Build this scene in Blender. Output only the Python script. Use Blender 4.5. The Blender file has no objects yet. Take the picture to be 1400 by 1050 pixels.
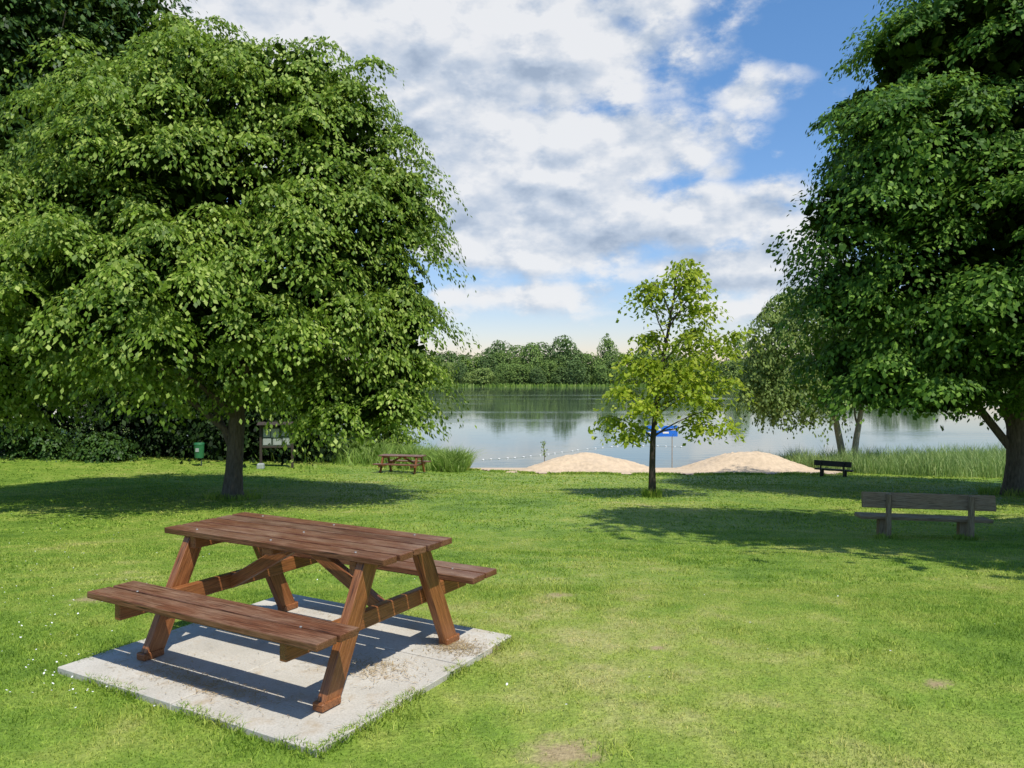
import bpy, bmesh, math, random
import numpy as np
from mathutils import Vector, Matrix
R=math.radians
rng=np.random.default_rng(7); random.seed(7)
C=bpy.context.scene.collection
F=1050.0; HZ=517.0; H=1.76

# ------------------------------------------------------------ helpers
def tag(o,label=None,cat=None,group=None,kind=None):
    if label:o['label']=label
    if cat:o['category']=cat
    if group:o['group']=group
    if kind:o['kind']=kind
    return o
def empty(name,loc,rz=0,**k):
    o=bpy.data.objects.new(name,None);C.objects.link(o);o.location=loc;o.rotation_euler=(0,0,rz);o.empty_display_size=.2
    return tag(o,**k)
def link(name,me,mat,parent=None,loc=(0,0,0),rot=(0,0,0),smooth=False):
    o=bpy.data.objects.new(name,me);C.objects.link(o);o.location=loc;o.rotation_euler=rot
    if mat and not me.materials: me.materials.append(mat)
    if parent:o.parent=parent
    if smooth: me.polygons.foreach_set('use_smooth',[True]*len(me.polygons))
    return o
def np_mesh(name,V,quads=None,tris=None):
    me=bpy.data.meshes.new(name)
    V=np.asarray(V,dtype=np.float32)
    loops=[];starts=[];tot=0
    if quads is not None and len(quads):
        q=np.asarray(quads,dtype=np.int32);loops.append(q.ravel());starts.append(np.arange(len(q))*4);tot=len(q)*4
    if tris is not None and len(tris):
        t=np.asarray(tris,dtype=np.int32);loops.append(t.ravel());starts.append(tot+np.arange(len(t))*3)
    loops=np.concatenate(loops).astype(np.int32);starts=np.concatenate(starts).astype(np.int32)
    me.vertices.add(len(V));me.vertices.foreach_set('co',V.ravel())
    me.loops.add(len(loops));me.loops.foreach_set('vertex_index',loops)
    me.polygons.add(len(starts));me.polygons.foreach_set('loop_start',starts)
    me.update(calc_edges=True)
    return me
def bm_mesh(name,bm):
    bmesh.ops.recalc_face_normals(bm,faces=bm.faces)
    me=bpy.data.meshes.new(name);bm.to_mesh(me);bm.free();return me
def box(bm,size,cen,rot=None,bev=.005,seg=1,cut=0.0,jit=0):
    r=bmesh.ops.create_cube(bm,size=1.0);vs=r['verts']
    for v in vs:
        v.co=Vector((v.co.x*size[0],v.co.y*size[1],v.co.z*size[2]))
        v.co.x+=v.co.y*cut
        if jit:v.co+=Vector((random.uniform(-jit,jit),random.uniform(-jit,jit),random.uniform(-jit,jit)))
    M=Matrix.Translation(Vector(cen))@(rot.to_4x4() if rot else Matrix())
    for v in vs:v.co=M@v.co
    if bev>0:
        es=list({e for v in vs for e in v.link_edges})
        bmesh.ops.bevel(bm,geom=es,offset=bev,segments=seg,affect='EDGES',profile=.6)
def boxobj(name,size,cen,mat,parent,rot=(0,0,0),bev=.005,cut=0.0,jit=0):
    bm=bmesh.new();box(bm,size,(0,0,0),bev=bev,cut=cut,jit=jit)
    return link(name,bm_mesh(name,bm),mat,parent,cen,rot)
def cyl(bm,r0,r1,h,cen,seg=16):
    bmesh.ops.create_cone(bm,cap_ends=True,segments=seg,radius1=r0,radius2=r1,depth=h,matrix=Matrix.Translation(Vector(cen)))
def tube(pts,rad,seg=10,rough=0.06):
    pts=np.array(pts,float);rad=np.array(rad,float)
    n=len(pts);V=[];Q=[]
    for i in range(n):
        d=pts[min(i+1,n-1)]-pts[max(i-1,0)];d/=np.linalg.norm(d)+1e-9
        a=np.cross(d,[0.3,1,0.1]);a/=np.linalg.norm(a);b=np.cross(d,a)
        for k in range(seg):
            t=2*math.pi*k/seg
            r=rad[i]*(1+rough*math.sin(3*t+i*.7)+rough*.7*random.uniform(-1,1))
            V.append(pts[i]+r*(a*math.cos(t)+b*math.sin(t)))
    for i in range(n-1):
        for k in range(seg):
            Q.append((i*seg+k,i*seg+(k+1)%seg,(i+1)*seg+(k+1)%seg,(i+1)*seg+k))
    return np.array(V),np.array(Q)
def merge(ts):
    V=[];Q=[];o=0
    for v,q in ts:
        V.append(v);Q.append(q+o);o+=len(v)
    return np.concatenate(V),np.concatenate(Q)
def curve_pts(p0,p1,n,sag=0,wob=.05):
    p0=np.array(p0,float);p1=np.array(p1,float);out=[]
    L=np.linalg.norm(p1-p0)
    for i in range(n):
        t=i/(n-1);p=p0+(p1-p0)*t;p[2]+=sag*math.sin(math.pi*t)
        if 0<i<n-1:p+=np.array([random.uniform(-1,1) for _ in range(3)])*wob*L*.3
        out.append(p)
    return out
def norm(a):return a/(np.linalg.norm(a,axis=-1,keepdims=True)+1e-9)

# ------------------------------------------------------------ terrain
_y=np.array([-50,0,6,9,12,19,25,30,34,37.2,42,60,385,400,420,600,900,2500],float)
_z=np.array([.3,0,-.02,-.35,-.76,-1.2,-1.62,-1.98,-2.3,-2.62,-3.4,-5,-5,-2.5,-2.0,4,9,12],float)
_yy=np.arange(-50,120,.1);_zz=np.interp(_yy,_y,_z)
k=np.exp(-np.linspace(-2,2,31)**2);k/=k.sum();_p=np.pad(_zz,15,mode='edge');_zs=np.convolve(_p,k,'valid')
def sstep(a,b,x):
    t=np.clip((x-a)/(b-a),0,1);return t*t*(3-2*t)
def shore(x):return 37.2+np.clip(.95*np.maximum(0,-x-2.5),0,40)+np.clip(.25*np.maximum(0,x-13),0,30)
def gz(x,y):
    x=np.asarray(x,float);y=np.asarray(y,float)
    yy=y-(shore(x)-37.2)*sstep(22,37,y)*(1-sstep(120,300,y))
    z=np.where(yy<110,np.interp(yy,_yy,_zs),np.interp(yy,_y,_z))
    w=sstep(6.5,12,y)*(1-sstep(22,27,y))
    z=z+w*.05*(np.sin(x*.55+1)*np.sin(y*.45+x*.2))
    side=sstep(330,420,np.abs(x))
    z=z*(1-side)+side*np.maximum(z,3)
    return z
def gzf(x,y):return float(gz(x,y))
def px2(px,Y):return (px-700)/F*Y
def ray(px,py):
    Y=2.0
    while Y<60:
        if (py-HZ)/F*Y>=H-gzf(px2(px,Y),Y):break
        Y+=.02
    return px2(px,Y),Y
TC=np.array([-1.33,4.90]);TA=-R(29.54);U=np.array([math.cos(TA),math.sin(TA)]);Vv=np.array([-math.sin(TA),math.cos(TA)])
def inpad(x,y,m=0):
    a=(x-TC[0])*U[0]+(y-TC[1])*U[1];b=(x-TC[0])*Vv[0]+(y-TC[1])*Vv[1]
    return (a>-1.08-m)&(a<1.02+m)&(b>-.95-m)&(b<.90+m)

# ------------------------------------------------------------ materials
def mat(name):
    m=bpy.data.materials.new(name);m.use_nodes=True;nt=m.node_tree;nt.nodes.clear()
    out=nt.nodes.new('ShaderNodeOutputMaterial');return m,nt,out
def N(nt,t,**k):
    n=nt.nodes.new(t)
    for a,v in k.items():setattr(n,a,v)
    return n
def L(nt,a,b):nt.links.new(a,b)
def ramp(nt,fac,stops):
    r=N(nt,'ShaderNodeValToRGB');e=r.color_ramp.elements
    while len(e)<len(stops):e.new(.5)
    for i,(p,c) in enumerate(stops):e[i].position=p;e[i].color=(*c,1)
    if fac is not None:L(nt,fac,r.inputs[0])
    return r
def mix(nt,fac,a,b,mode='MIX'):
    m=N(nt,'ShaderNodeMix',data_type='RGBA',blend_type=mode)
    for s,v in ((0,fac),(6,a),(7,b)):
        if hasattr(v,'links'):L(nt,v,m.inputs[s])
        else:m.inputs[s].default_value=v if s==0 else (*v,1)
    return m.outputs[2]
def math_(nt,op,a,b=None,c=None,clamp=False):
    m=N(nt,'ShaderNodeMath',operation=op,use_clamp=clamp)
    for i,v in enumerate((a,b,c)):
        if v is None:continue
        if hasattr(v,'links'):L(nt,v,m.inputs[i])
        else:m.inputs[i].default_value=v
    return m.outputs[0]
def noise(nt,vec,scale,detail=4,rough=.55,mp=None):
    n=N(nt,'ShaderNodeTexNoise');n.inputs['Scale'].default_value=scale;n.inputs['Detail'].default_value=detail;n.inputs['Roughness'].default_value=rough
    if mp:
        m=N(nt,'ShaderNodeMapping');m.inputs['Scale'].default_value=mp;L(nt,vec,m.inputs[0]);vec=m.outputs[0]
    L(nt,vec,n.inputs['Vector']);return n.outputs['Fac']
def leaf_mat(name,c0,c1,c2,trans=.3,tint=(.25,.4,.04),rough=.5,spec=.25,mid=.5):
    m,nt,out=mat(name)
    g=N(nt,'ShaderNodeNewGeometry')
    r=ramp(nt,g.outputs['Random Per Island'],[(0,c0),(mid,c1),(1,c2)])
    n=noise(nt,g.outputs['Position'],.9,2)
    v=ramp(nt,n,[(.3,(.7,.74,.7)),(.7,(1.2,1.15,1.1))])
    col=mix(nt,1.0,r.outputs[0],v.outputs[0],'MULTIPLY')
    p=N(nt,'ShaderNodeBsdfPrincipled');L(nt,col,p.inputs['Base Color']);p.inputs['Roughness'].default_value=rough;p.inputs['Specular IOR Level'].default_value=spec
    t=N(nt,'ShaderNodeBsdfTranslucent');tc=mix(nt,.5,col,tint);L(nt,tc,t.inputs[0])
    s=N(nt,'ShaderNodeMixShader');s.inputs[0].default_value=trans;L(nt,p.outputs[0],s.inputs[1]);L(nt,t.outputs[0],s.inputs[2]);L(nt,s.outputs[0],out.inputs[0])
    return m
def lawn_color(nt,pos):
    n1=noise(nt,pos,.32,4,.6);n2=noise(nt,pos,2.2,5,.65)
    a=math_(nt,'ADD',math_(nt,'MULTIPLY',n1,.5),math_(nt,'MULTIPLY',n2,.5))
    sub=N(nt,'ShaderNodeVectorMath',operation='SUBTRACT');L(nt,pos,sub.inputs[0]);sub.inputs[1].default_value=(1.0,5.6,0)
    sc=N(nt,'ShaderNodeVectorMath',operation='MULTIPLY');L(nt,sub.outputs[0],sc.inputs[0]);sc.inputs[1].default_value=(.42,.28,0)
    ln=N(nt,'ShaderNodeVectorMath',operation='LENGTH');L(nt,sc.outputs[0],ln.inputs[0])
    dry=math_(nt,'MULTIPLY',math_(nt,'SUBTRACT',1.0,ln.outputs['Value'],clamp=True),.13)
    a=math_(nt,'ADD',a,dry)
    return ramp(nt,a,[(.36,(.15,.26,.028)),(.47,(.25,.375,.045)),(.575,(.37,.445,.08)),(.72,(.58,.52,.21))]).outputs[0]
BARE=[(.24,3.62,.24),(2.48,4.45,.11),(-3.45,6.35,.22),(.95,5.05,.06),(.4,6.5,.16)]
def grass_mat(name,bladed):
    m,nt,out=mat(name);g=N(nt,'ShaderNodeNewGeometry');pos=g.outputs['Position']
    col=lawn_color(nt,pos)
    p=N(nt,'ShaderNodeBsdfPrincipled');p.inputs['Roughness'].default_value=.6;p.inputs['Specular IOR Level'].default_value=.25
    if bladed:
        v=ramp(nt,g.outputs['Random Per Island'],[(0,(.5,.6,.45)),(.5,(1.0,1.0,1.0)),(.88,(1.25,1.18,1.1)),(1,(1.7,1.35,1.9))])
        col=mix(nt,1.0,col,v.outputs[0],'MULTIPLY')
        L(nt,col,p.inputs['Base Color'])
        t=N(nt,'ShaderNodeBsdfTranslucent');L(nt,col,t.inputs[0]);s=N(nt,'ShaderNodeMixShader');s.inputs[0].default_value=.35
        L(nt,p.outputs[0],s.inputs[1]);L(nt,t.outputs[0],s.inputs[2]);L(nt,s.outputs[0],out.inputs[0])
    else:
        f=noise(nt,pos,45,3,.7);f2=noise(nt,pos,9,4,.7)
        v=ramp(nt,f,[(.3,(.5,.53,.5)),(.65,(.98,.98,.98))]);col=mix(nt,1.0,col,v.outputs[0],'MULTIPLY')
        v=ramp(nt,f2,[(.3,(.72,.75,.72)),(.65,(1.0,1.0,1.0))]);col=mix(nt,1.0,col,v.outputs[0],'MULTIPLY')
        for (x,y,r) in BARE:
            sub=N(nt,'ShaderNodeVectorMath',operation='SUBTRACT');L(nt,pos,sub.inputs[0]);sub.inputs[1].default_value=(x,y,0)
            ln=N(nt,'ShaderNodeVectorMath',operation='LENGTH');sc=N(nt,'ShaderNodeVectorMath',operation='MULTIPLY');L(nt,sub.outputs[0],sc.inputs[0]);sc.inputs[1].default_value=(1/r,1/r*1.2,0)
            L(nt,sc.outputs[0],ln.inputs[0])
            a=math_(nt,'ADD',math_(nt,'MULTIPLY',ln.outputs['Value'],.55),math_(nt,'MULTIPLY',f2,.9))
            mk=ramp(nt,a,[(.6,(.85,.85,.85)),(1.0,(0,0,0))])
            dirt=ramp(nt,f,[(.3,(.26,.18,.10)),(.7,(.46,.34,.2))])
            col=mix(nt,mk.outputs[0],col,dirt.outputs[0])
        b=N(nt,'ShaderNodeBump');b.inputs['Strength'].default_value=.6;b.inputs['Distance'].default_value=.04;L(nt,f,b.inputs['Height']);L(nt,b.outputs[0],p.inputs['Normal'])
        L(nt,col,p.inputs['Base Color']);L(nt,p.outputs[0],out.inputs[0])
    return m
def simple(name,c,rough=.6,nscale=20,var=.25,bump=.2,metal=0,mp=None,dist=.01):
    m,nt,out=mat(name);tc=N(nt,'ShaderNodeTexCoord');n=noise(nt,tc.outputs['Object'],nscale,5,.6,mp)
    lo=tuple(x*(1-var) for x in c);hi=tuple(min(1,x*(1+var)) for x in c)
    r=ramp(nt,n,[(.3,lo),(.7,hi)]);p=N(nt,'ShaderNodeBsdfPrincipled');L(nt,r.outputs[0],p.inputs['Base Color'])
    p.inputs['Roughness'].default_value=rough;p.inputs['Metallic'].default_value=metal
    b=N(nt,'ShaderNodeBump');b.inputs['Strength'].default_value=bump;b.inputs['Distance'].default_value=dist;L(nt,n,b.inputs['Height']);L(nt,b.outputs[0],p.inputs['Normal']);L(nt,p.outputs[0],out.inputs[0])
    return m
def wood(name,dark,mid,light,wear=None,rough=.5,wearpos=.56,spec=.4):
    m,nt,out=mat(name);tc=N(nt,'ShaderNodeTexCoord');g=N(nt,'ShaderNodeNewGeometry')
    off=N(nt,'ShaderNodeVectorMath',operation='ADD');L(nt,tc.outputs['Object'],off.inputs[0])
    cb=N(nt,'ShaderNodeCombineXYZ');L(nt,math_(nt,'MULTIPLY',g.outputs['Random Per Island'],37.0),cb.inputs[0]);L(nt,cb.outputs[0],off.inputs[1])
    grain=noise(nt,off.outputs[0],7,6,.65,(.9,22,22));big=noise(nt,off.outputs[0],3,4,.6,(1,2.5,2.5))
    col=ramp(nt,grain,[(.28,dark),(.5,mid),(.72,light)]).outputs[0]
    v=ramp(nt,g.outputs['Random Per Island'],[(0,(.72,.72,.72)),(1,(1.25,1.2,1.15))]);col=mix(nt,1.0,col,v.outputs[0],'MULTIPLY')
    if wear:
        w=ramp(nt,math_(nt,'ADD',math_(nt,'MULTIPLY',big,.55),math_(nt,'MULTIPLY',grain,.45)),[(wearpos-.12,(0,0,0)),(wearpos+.10,(.85,.85,.85))])
        up=N(nt,'ShaderNodeSeparateXYZ');L(nt,g.outputs['Normal'],up.inputs[0])
        f=math_(nt,'MULTIPLY',w.outputs[0],math_(nt,'MULTIPLY_ADD',up.outputs[2],.6,.35,clamp=True))
        col=mix(nt,f,col,wear)
    crack=ramp(nt,noise(nt,off.outputs[0],9,3,.5,(.35,14,14)),[(.32,(.15,.15,.15)),(.37,(1,1,1))]);col=mix(nt,1.0,col,crack.outputs[0],'MULTIPLY')
    p=N(nt,'ShaderNodeBsdfPrincipled');L(nt,col,p.inputs['Base Color']);p.inputs['Roughness'].default_value=rough;p.inputs['Specular IOR Level'].default_value=spec
    b=N(nt,'ShaderNodeBump');b.inputs['Strength'].default_value=.6;b.inputs['Distance'].default_value=.005;L(nt,grain,b.inputs['Height']);L(nt,b.outputs[0],p.inputs['Normal']);L(nt,p.outputs[0],out.inputs[0])
    return m
M_ground=grass_mat('lawn_ground',False);M_blade=grass_mat('lawn_blades',True)
M_woodtop=wood('stained_wood_worn',(.045,.017,.008),(.135,.052,.024),(.245,.11,.052),wear=(.30,.20,.13),rough=.42,wearpos=.57,spec=.32)
M_woodleg=wood('stained_wood',(.08,.026,.009),(.23,.085,.028),(.38,.16,.058),rough=.38,wear=(.30,.20,.13),wearpos=.66)
M_grey=wood('weathered_wood',(.10,.065,.035),(.28,.20,.115),(.42,.32,.19),wear=(.42,.33,.22),rough=.85,spec=.1)
M_darkw=wood('dark_wood',(.02,.016,.012),(.045,.035,.026),(.08,.065,.05),rough=.7)
M_bark=simple('bark',(.12,.095,.068),.9,9,.5,1.0,mp=(3,3,.7),dist=.04)
M_barkl=simple('pale_bark',(.36,.31,.24),.9,9,.4,.8,mp=(2,2,1),dist=.03)
M_metal=simple('bolt_metal',(.3,.29,.27),.5,30,.15,.05,metal=.5)
M_leafA=leaf_mat('lime_leaves',(.085,.155,.014),(.185,.295,.028),(.43,.52,.13),.34,(.32,.46,.04),mid=.62)
M_leafB=leaf_mat('maple_leaves',(.035,.10,.012),(.09,.20,.022),(.22,.38,.055),.32,rough=.55,spec=.2)
M_leafC=leaf_mat('young_leaves',(.18,.27,.016),(.30,.41,.026),(.46,.51,.06),.45,(.55,.66,.05))
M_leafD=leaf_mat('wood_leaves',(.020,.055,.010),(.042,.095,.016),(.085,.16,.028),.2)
M_leafS=leaf_mat('shade_darkened_leaves',(.006,.014,.004),(.012,.028,.006),(.035,.07,.014),.08,(.05,.08,.01),spec=.1)  # leaf colour darkened to stand for the deep shade at the woodland edge
M_leafIn=leaf_mat('inner_shade_leaves',(.018,.035,.006),(.03,.058,.009),(.05,.085,.014),.12,(.06,.1,.01),rough=.9,spec=0.0)  # inner leaves coloured darker, painting shade into the gaps of the crowns
M_leafW=leaf_mat('willow_leaves',(.14,.21,.05),(.22,.31,.07),(.33,.41,.12),.36)
M_leafF=leaf_mat('far_leaves',(.13,.215,.06),(.19,.285,.075),(.27,.37,.11),.2,spec=.05)  # far leaf colours, here and below, paled to carry aerial haze
M_leafF2=leaf_mat('far_leaves_dark',(.09,.15,.06),(.13,.20,.07),(.17,.25,.085),.15,spec=.05)
M_leafF3=leaf_mat('far_leaves_light',(.22,.31,.08),(.29,.39,.11),(.36,.44,.15),.2,spec=.05)
M_reed=leaf_mat('reed_blades',(.15,.26,.04),(.25,.38,.07),(.38,.48,.14),.35)
M_reed2=leaf_mat('reed_blades_pale',(.21,.32,.10),(.30,.42,.15),(.45,.52,.22),.38)
M_straw=leaf_mat('straw',(.3,.2,.1),(.42,.31,.16),(.5,.4,.22),.1,(.4,.3,.15),.8)
M_sand=simple('sand',(.56,.43,.29),.95,5,.16,.9,dist=.05)
M_green=simple('green_plastic',(.025,.15,.055),.45,8,.15,.05)
M_white=simple('white_paint',(.78,.78,.76),.5,12,.04,.02)
M_paper=simple('shade_dimmed_paper',(.34,.37,.34),.6,12,.1,.02)  # pale sheet colour greyed down to stand for shade around the notice board
M_board=simple('board_backing',(.05,.07,.05),.6,12,.1,.02)
M_blue=simple('blue_paint',(.02,.16,.65),.4,12,.1,.02)
m,nt,out=mat('concrete');g=N(nt,'ShaderNodeNewGeometry');tc=N(nt,'ShaderNodeTexCoord')
n1=noise(nt,tc.outputs['Object'],2.2,6,.65);n2=noise(nt,tc.outputs['Object'],90,3,.7);n3=noise(nt,tc.outputs['Object'],4.5,7,.7)
col=ramp(nt,n1,[(.3,(.43,.40,.34)),(.7,(.60,.565,.495))]).outputs[0]
col=mix(nt,1.0,col,ramp(nt,n2,[(.3,(.8,.8,.8)),(.6,(1.06,1.06,1.06))]).outputs[0],'MULTIPLY')
col=mix(nt,ramp(nt,n3,[(.52,(0,0,0)),(.70,(.75,.75,.75))]).outputs[0],col,(.38,.29,.18))
col=mix(nt,1.0,col,ramp(nt,g.outputs['Random Per Island'],[(0,(.92,.91,.89)),(1,(1.04,1.04,1.04))]).outputs[0],'MULTIPLY')
p=N(nt,'ShaderNodeBsdfPrincipled');L(nt,col,p.inputs['Base Color']);p.inputs['Roughness'].default_value=.85
b=N(nt,'ShaderNodeBump');b.inputs['Strength'].default_value=.4;b.inputs['Distance'].default_value=.004;L(nt,n2,b.inputs['Height']);L(nt,b.outputs[0],p.inputs['Normal']);L(nt,p.outputs[0],out.inputs[0])
M_conc=m
m,nt,out=mat('lake_water');g=N(nt,'ShaderNodeNewGeometry')
w1=noise(nt,g.outputs['Position'],1.0,3,.55,(.6,1.5,1));w2=noise(nt,g.outputs['Position'],.02,3,.5,(.35,2.4,1))
p=N(nt,'ShaderNodeBsdfPrincipled');p.inputs['Base Color'].default_value=(.07,.10,.07,1);p.inputs['IOR'].default_value=1.33
ruf=ramp(nt,w2,[(.50,(.02,.02,.02)),(.66,(.12,.12,.12))]);L(nt,ruf.outputs[0],p.inputs['Roughness'])
bs=ramp(nt,w2,[(.50,(.05,.05,.05)),(.66,(.15,.15,.15))])
b=N(nt,'ShaderNodeBump');L(nt,bs.outputs[0],b.inputs['Strength']);b.inputs['Distance'].default_value=.10;L(nt,w1,b.inputs['Height']);L(nt,b.outputs[0],p.inputs['Normal']);L(nt,p.outputs[0],out.inputs[0])
M_water=m

# ------------------------------------------------------------ ground, lake, beach
def axis(fa,fb,st,lim0,lim1):
    a=list(np.arange(fa,fb+1e-6,st));s=st;v=fb
    while v<lim1:s*=1.22;v+=s;a.append(min(v,lim1))
    s=st;v=fa;pre=[]
    while v>lim0:s*=1.22;v-=s;pre.append(max(v,lim0))
    return np.array(pre[::-1]+a)
xs=axis(-24,24,.4,-2200,2200);ys=axis(-4,60,.3,-120,2400)
X,Y=np.meshgrid(xs,ys);Z=gz(X,Y)
V=np.stack([X,Y,Z],-1).reshape(-1,3);nx=len(xs);ny=len(ys)
i,j=np.meshgrid(np.arange(nx-1),np.arange(ny-1));a=(j*nx+i).ravel()
link('ground',np_mesh('ground',V,np.stack([a,a+1,a+1+nx,a+nx],-1)),M_ground,smooth=True)['kind']='structure'
WZ=-2.6
V=np.array([[-1500,34,WZ],[1500,34,WZ],[1500,440,WZ],[-1500,440,WZ]])
link('lake_water',np_mesh('lake_water',V,[[0,1,2,3]]),M_water)['kind']='structure'
def s1(x,f,p=0):return np.sin(x*f+p)
def bfront(X):return 29.7+.3*s1(X,.8)+.22*s1(X,2.3,1)+.16*s1(X,5.1,2)+.1*s1(X,9,1)-.4*np.exp(-((X-9.2)/3.0)**2)+np.clip(1.0-(X-.0),0,9)*1.6+np.maximum(0,X-12.4)*1.2
BX0,BX1=-3.6,14.6
xs=np.arange(-6,17,.15);ys=np.arange(26.5,40.5,.15);X,Y=np.meshgrid(xs,ys)
m_=((Y>bfront(X))&(Y<39.5)&(X>BX0)&(X<BX1)).ravel()
Zb=gz(X,Y)+.02+.03*sstep(0,.5,Y-bfront(X))
V=np.stack([X,Y,Zb],-1).reshape(-1,3);nx=len(xs);ny=len(ys)
i,j=np.meshgrid(np.arange(nx-1),np.arange(ny-1));a=(j*nx+i).ravel();q=np.stack([a,a+1,a+1+nx,a+nx],-1)
q=q[m_[q].all(1)]
link('beach_sand',np_mesh('beach_sand',V,q),M_sand,smooth=True)['kind']='structure'
def mound(cx,cy,rx,ry,h,label,seed):
    n=70;xs=np.linspace(-1.25,1.25,n);X,Y=np.meshgrid(xs,xs);r=np.sqrt(X**2+Y**2)
    rr=np.random.default_rng(seed);ang=np.arctan2(Y,X)
    wob=1+.10*np.sin(2*ang+seed)+.06*np.sin(5*ang+seed*2)
    t=np.clip(r/wob,0,1.25)
    z=h*np.where(t<1,(.5+.5*np.cos(np.pi*t))**.85,0)-.10*sstep(.97,1.2,t)
    z+=.13*np.sin(X*4+seed)*np.sin(Y*5)*(t<1)*(1-t)+.06*np.sin(X*9+seed*2+Y*3)*np.sin(Y*8+X*2)*(t<1)*(1-t)+.015*rr.normal(size=X.shape)*(t<.95)
    WX=cx+X*rx;WY=cy+Y*ry;g0=gzf(cx,cy)
    V=np.stack([X*rx,Y*ry,gz(WX,WY)-g0+.06+z],-1).reshape(-1,3)
    i,j=np.meshgrid(np.arange(n-1),np.arange(n-1));a=(j*n+i).ravel();q=np.stack([a,a+1,a+1+n,a+n],-1)
    keep=(t<1.2).ravel();q=q[keep[q].all(1)]
    o=link('sand_mound',np_mesh('sand_mound',V,q),M_sand,loc=(cx,cy,g0),smooth=True)
    tag(o,label,'sand heap','heaps of sand on the bathing beach')
mound(3.15,32.2,3.0,1.9,.68,'left heap of pale sand on the beach, behind the thin young tree',1)
mound(9.9,32.4,3.35,1.9,.76,'right heap of pale sand on the beach, near the small dark bench',4)

# ------------------------------------------------------------ grass
def blades(P,h,w,lean):
    n=len(P);a=rng.uniform(0,2*np.pi,n);d=np.stack([np.cos(a),np.sin(a),0*a],-1)
    l=rng.uniform(0,2*np.pi,n);ld=np.stack([np.cos(l),np.sin(l),0*l],-1)*(lean*rng.uniform(.2,1,n))[:,None]
    up=np.array([0,0,1.]);h=np.broadcast_to(h,(n,))[:,None];w=np.broadcast_to(w,(n,))[:,None]
    b0=P-d*w/2;b1=P+d*w/2
    m=P+up*h*.55+ld*h*.35;m0=m-d*w*.4;m1=m+d*w*.4;t=P+up*h*(1-.25*np.linalg.norm(ld,axis=1,keepdims=True))+ld*h
    V=np.stack([b0,b1,m1,m0,t],1).reshape(-1,3);k=np.arange(n)*5
    return V,np.stack([k,k+1,k+2,k+3],-1),np.stack([k+3,k+2,k+4],-1)
def scatter(n,y0,y1,xm=.72,extra=.5):
    y=np.sqrt(rng.uniform(y0**2,y1**2,n));x=rng.uniform(-1,1,n)*(y*xm+extra);return x,y
allV=[];allQ=[];allT=[];off=0
def add(V,Q,T):
    global off
    allV.append(V);allQ.append(Q+off);allT.append(T+off);off+=len(V)
for (n,y0,y1,h0,h1,w) in ((240000,2.9,7,.009,.030,.0045),(130000,7,13,.013,.032,.009),(80000,13,24,.02,.04,.022),(40000,24,36.5,.025,.055,.04)):
    x,y=scatter(n,y0,y1)
    keep=~inpad(x,y,-.02)
    for bx_,by_,br in BARE:
        dd=np.hypot(x-bx_,(y-by_)*1.2)/br;keep&=~((dd<.7)&(rng.random(n)<.85))
        keep&=~((dd<1.3)&(rng.random(n)<.45))
    if y1>30:keep&=~((y>bfront(x)+.08*rng.normal(size=n))&(x>BX0)&(x<BX1))
    dr=np.hypot((x-1)*.42,(y-5.6)*.28);keep&=~((dr<1)&(rng.random(n)<.2))
    x=x[keep];y=y[keep];n=len(x)
    patch=.75+.6*np.clip(np.sin(x*1.7+np.sin(y*1.3)*2)*np.sin(y*2.1+x*.7)+.3,0,1)
    h=rng.uniform(h0,h1,n)*patch
    P=np.stack([x,y,gz(x,y)-.004],-1);add(*blades(P,h,w*rng.uniform(.6,1.3,n),1.2))
def ring_pad(n):
    t=rng.uniform(0,1,n);s=rng.integers(0,4,n);o=np.abs(rng.normal(0,.035,n))-.035
    a=np.where(s==0,-1.08-o,np.where(s==1,1.02+o,-1.08+t*2.1));b=np.where(s==2,-.95-o,np.where(s==3,.90+o,-.95+t*1.85))
    return TC[0]+a*U[0]+b*Vv[0],TC[1]+a*U[1]+b*Vv[1]
x,y=ring_pad(9000);kk=np.sin(x*9)*np.sin(y*7+x*3)>-.25;x=x[kk];y=y[kk];add(*blades(np.stack([x,y,gz(x,y)+.005],-1),rng.uniform(.02,.065,len(x)),.0055,1.3))
tx=[];ty=[]
for _ in range(150):
    cx,cy=scatter(1,3.2,9);n=int(rng.integers(15,50));tx.append(cx+rng.normal(0,.05,n));ty.append(cy+rng.normal(0,.05,n))
for (px,py) in ((505,1000),(560,985),(330,1018),(840,1030),(640,905),(215,970)):
    cx,cy=ray(px,py);n=90;tx.append(cx+rng.normal(0,.07,n));ty.append(cy+rng.normal(0,.07,n))
x=np.concatenate(tx);y=np.concatenate(ty);kk=~inpad(x,y,.0);x=x[kk];y=y[kk];add(*blades(np.stack([x,y,gz(x,y)],-1),rng.uniform(.025,.06,len(x)),.0055,1.1))
for (cx,cy,r,n,hh) in ((-6.9,19,.6,600,.2),(3.51,19.2,.22,500,.3),(13.1,20.3,.6,500,.3),(5.86,12,.15,200,.12),(7.1,12,.15,200,.12)):
    a=rng.uniform(0,6.28,n);rr=r*np.sqrt(rng.uniform(.2,1.3,n));x=cx+rr*np.cos(a);y=cy+rr*np.sin(a)
    add(*blades(np.stack([x,y,gz(x,y)],-1),rng.uniform(.3,1,n)*hh,.012,.6))
n=9000;x=rng.uniform(BX0,BX1,n);y=bfront(x)+rng.normal(-.15,.16,n);kk=np.sin(x*4)*np.sin(x*1.7)>-.5;x=x[kk];y=y[kk];add(*blades(np.stack([x,y,gz(x,y)+.01],-1),rng.uniform(.03,.12,len(x)),.03,1.0))
o=link('grass',np_mesh('grass',np.concatenate(allV),np.concatenate(allQ),np.concatenate(allT)),M_blade)
tag(o,'short mown green lawn grass with dry yellow patches','grass',kind='stuff')
PT=.022
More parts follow.
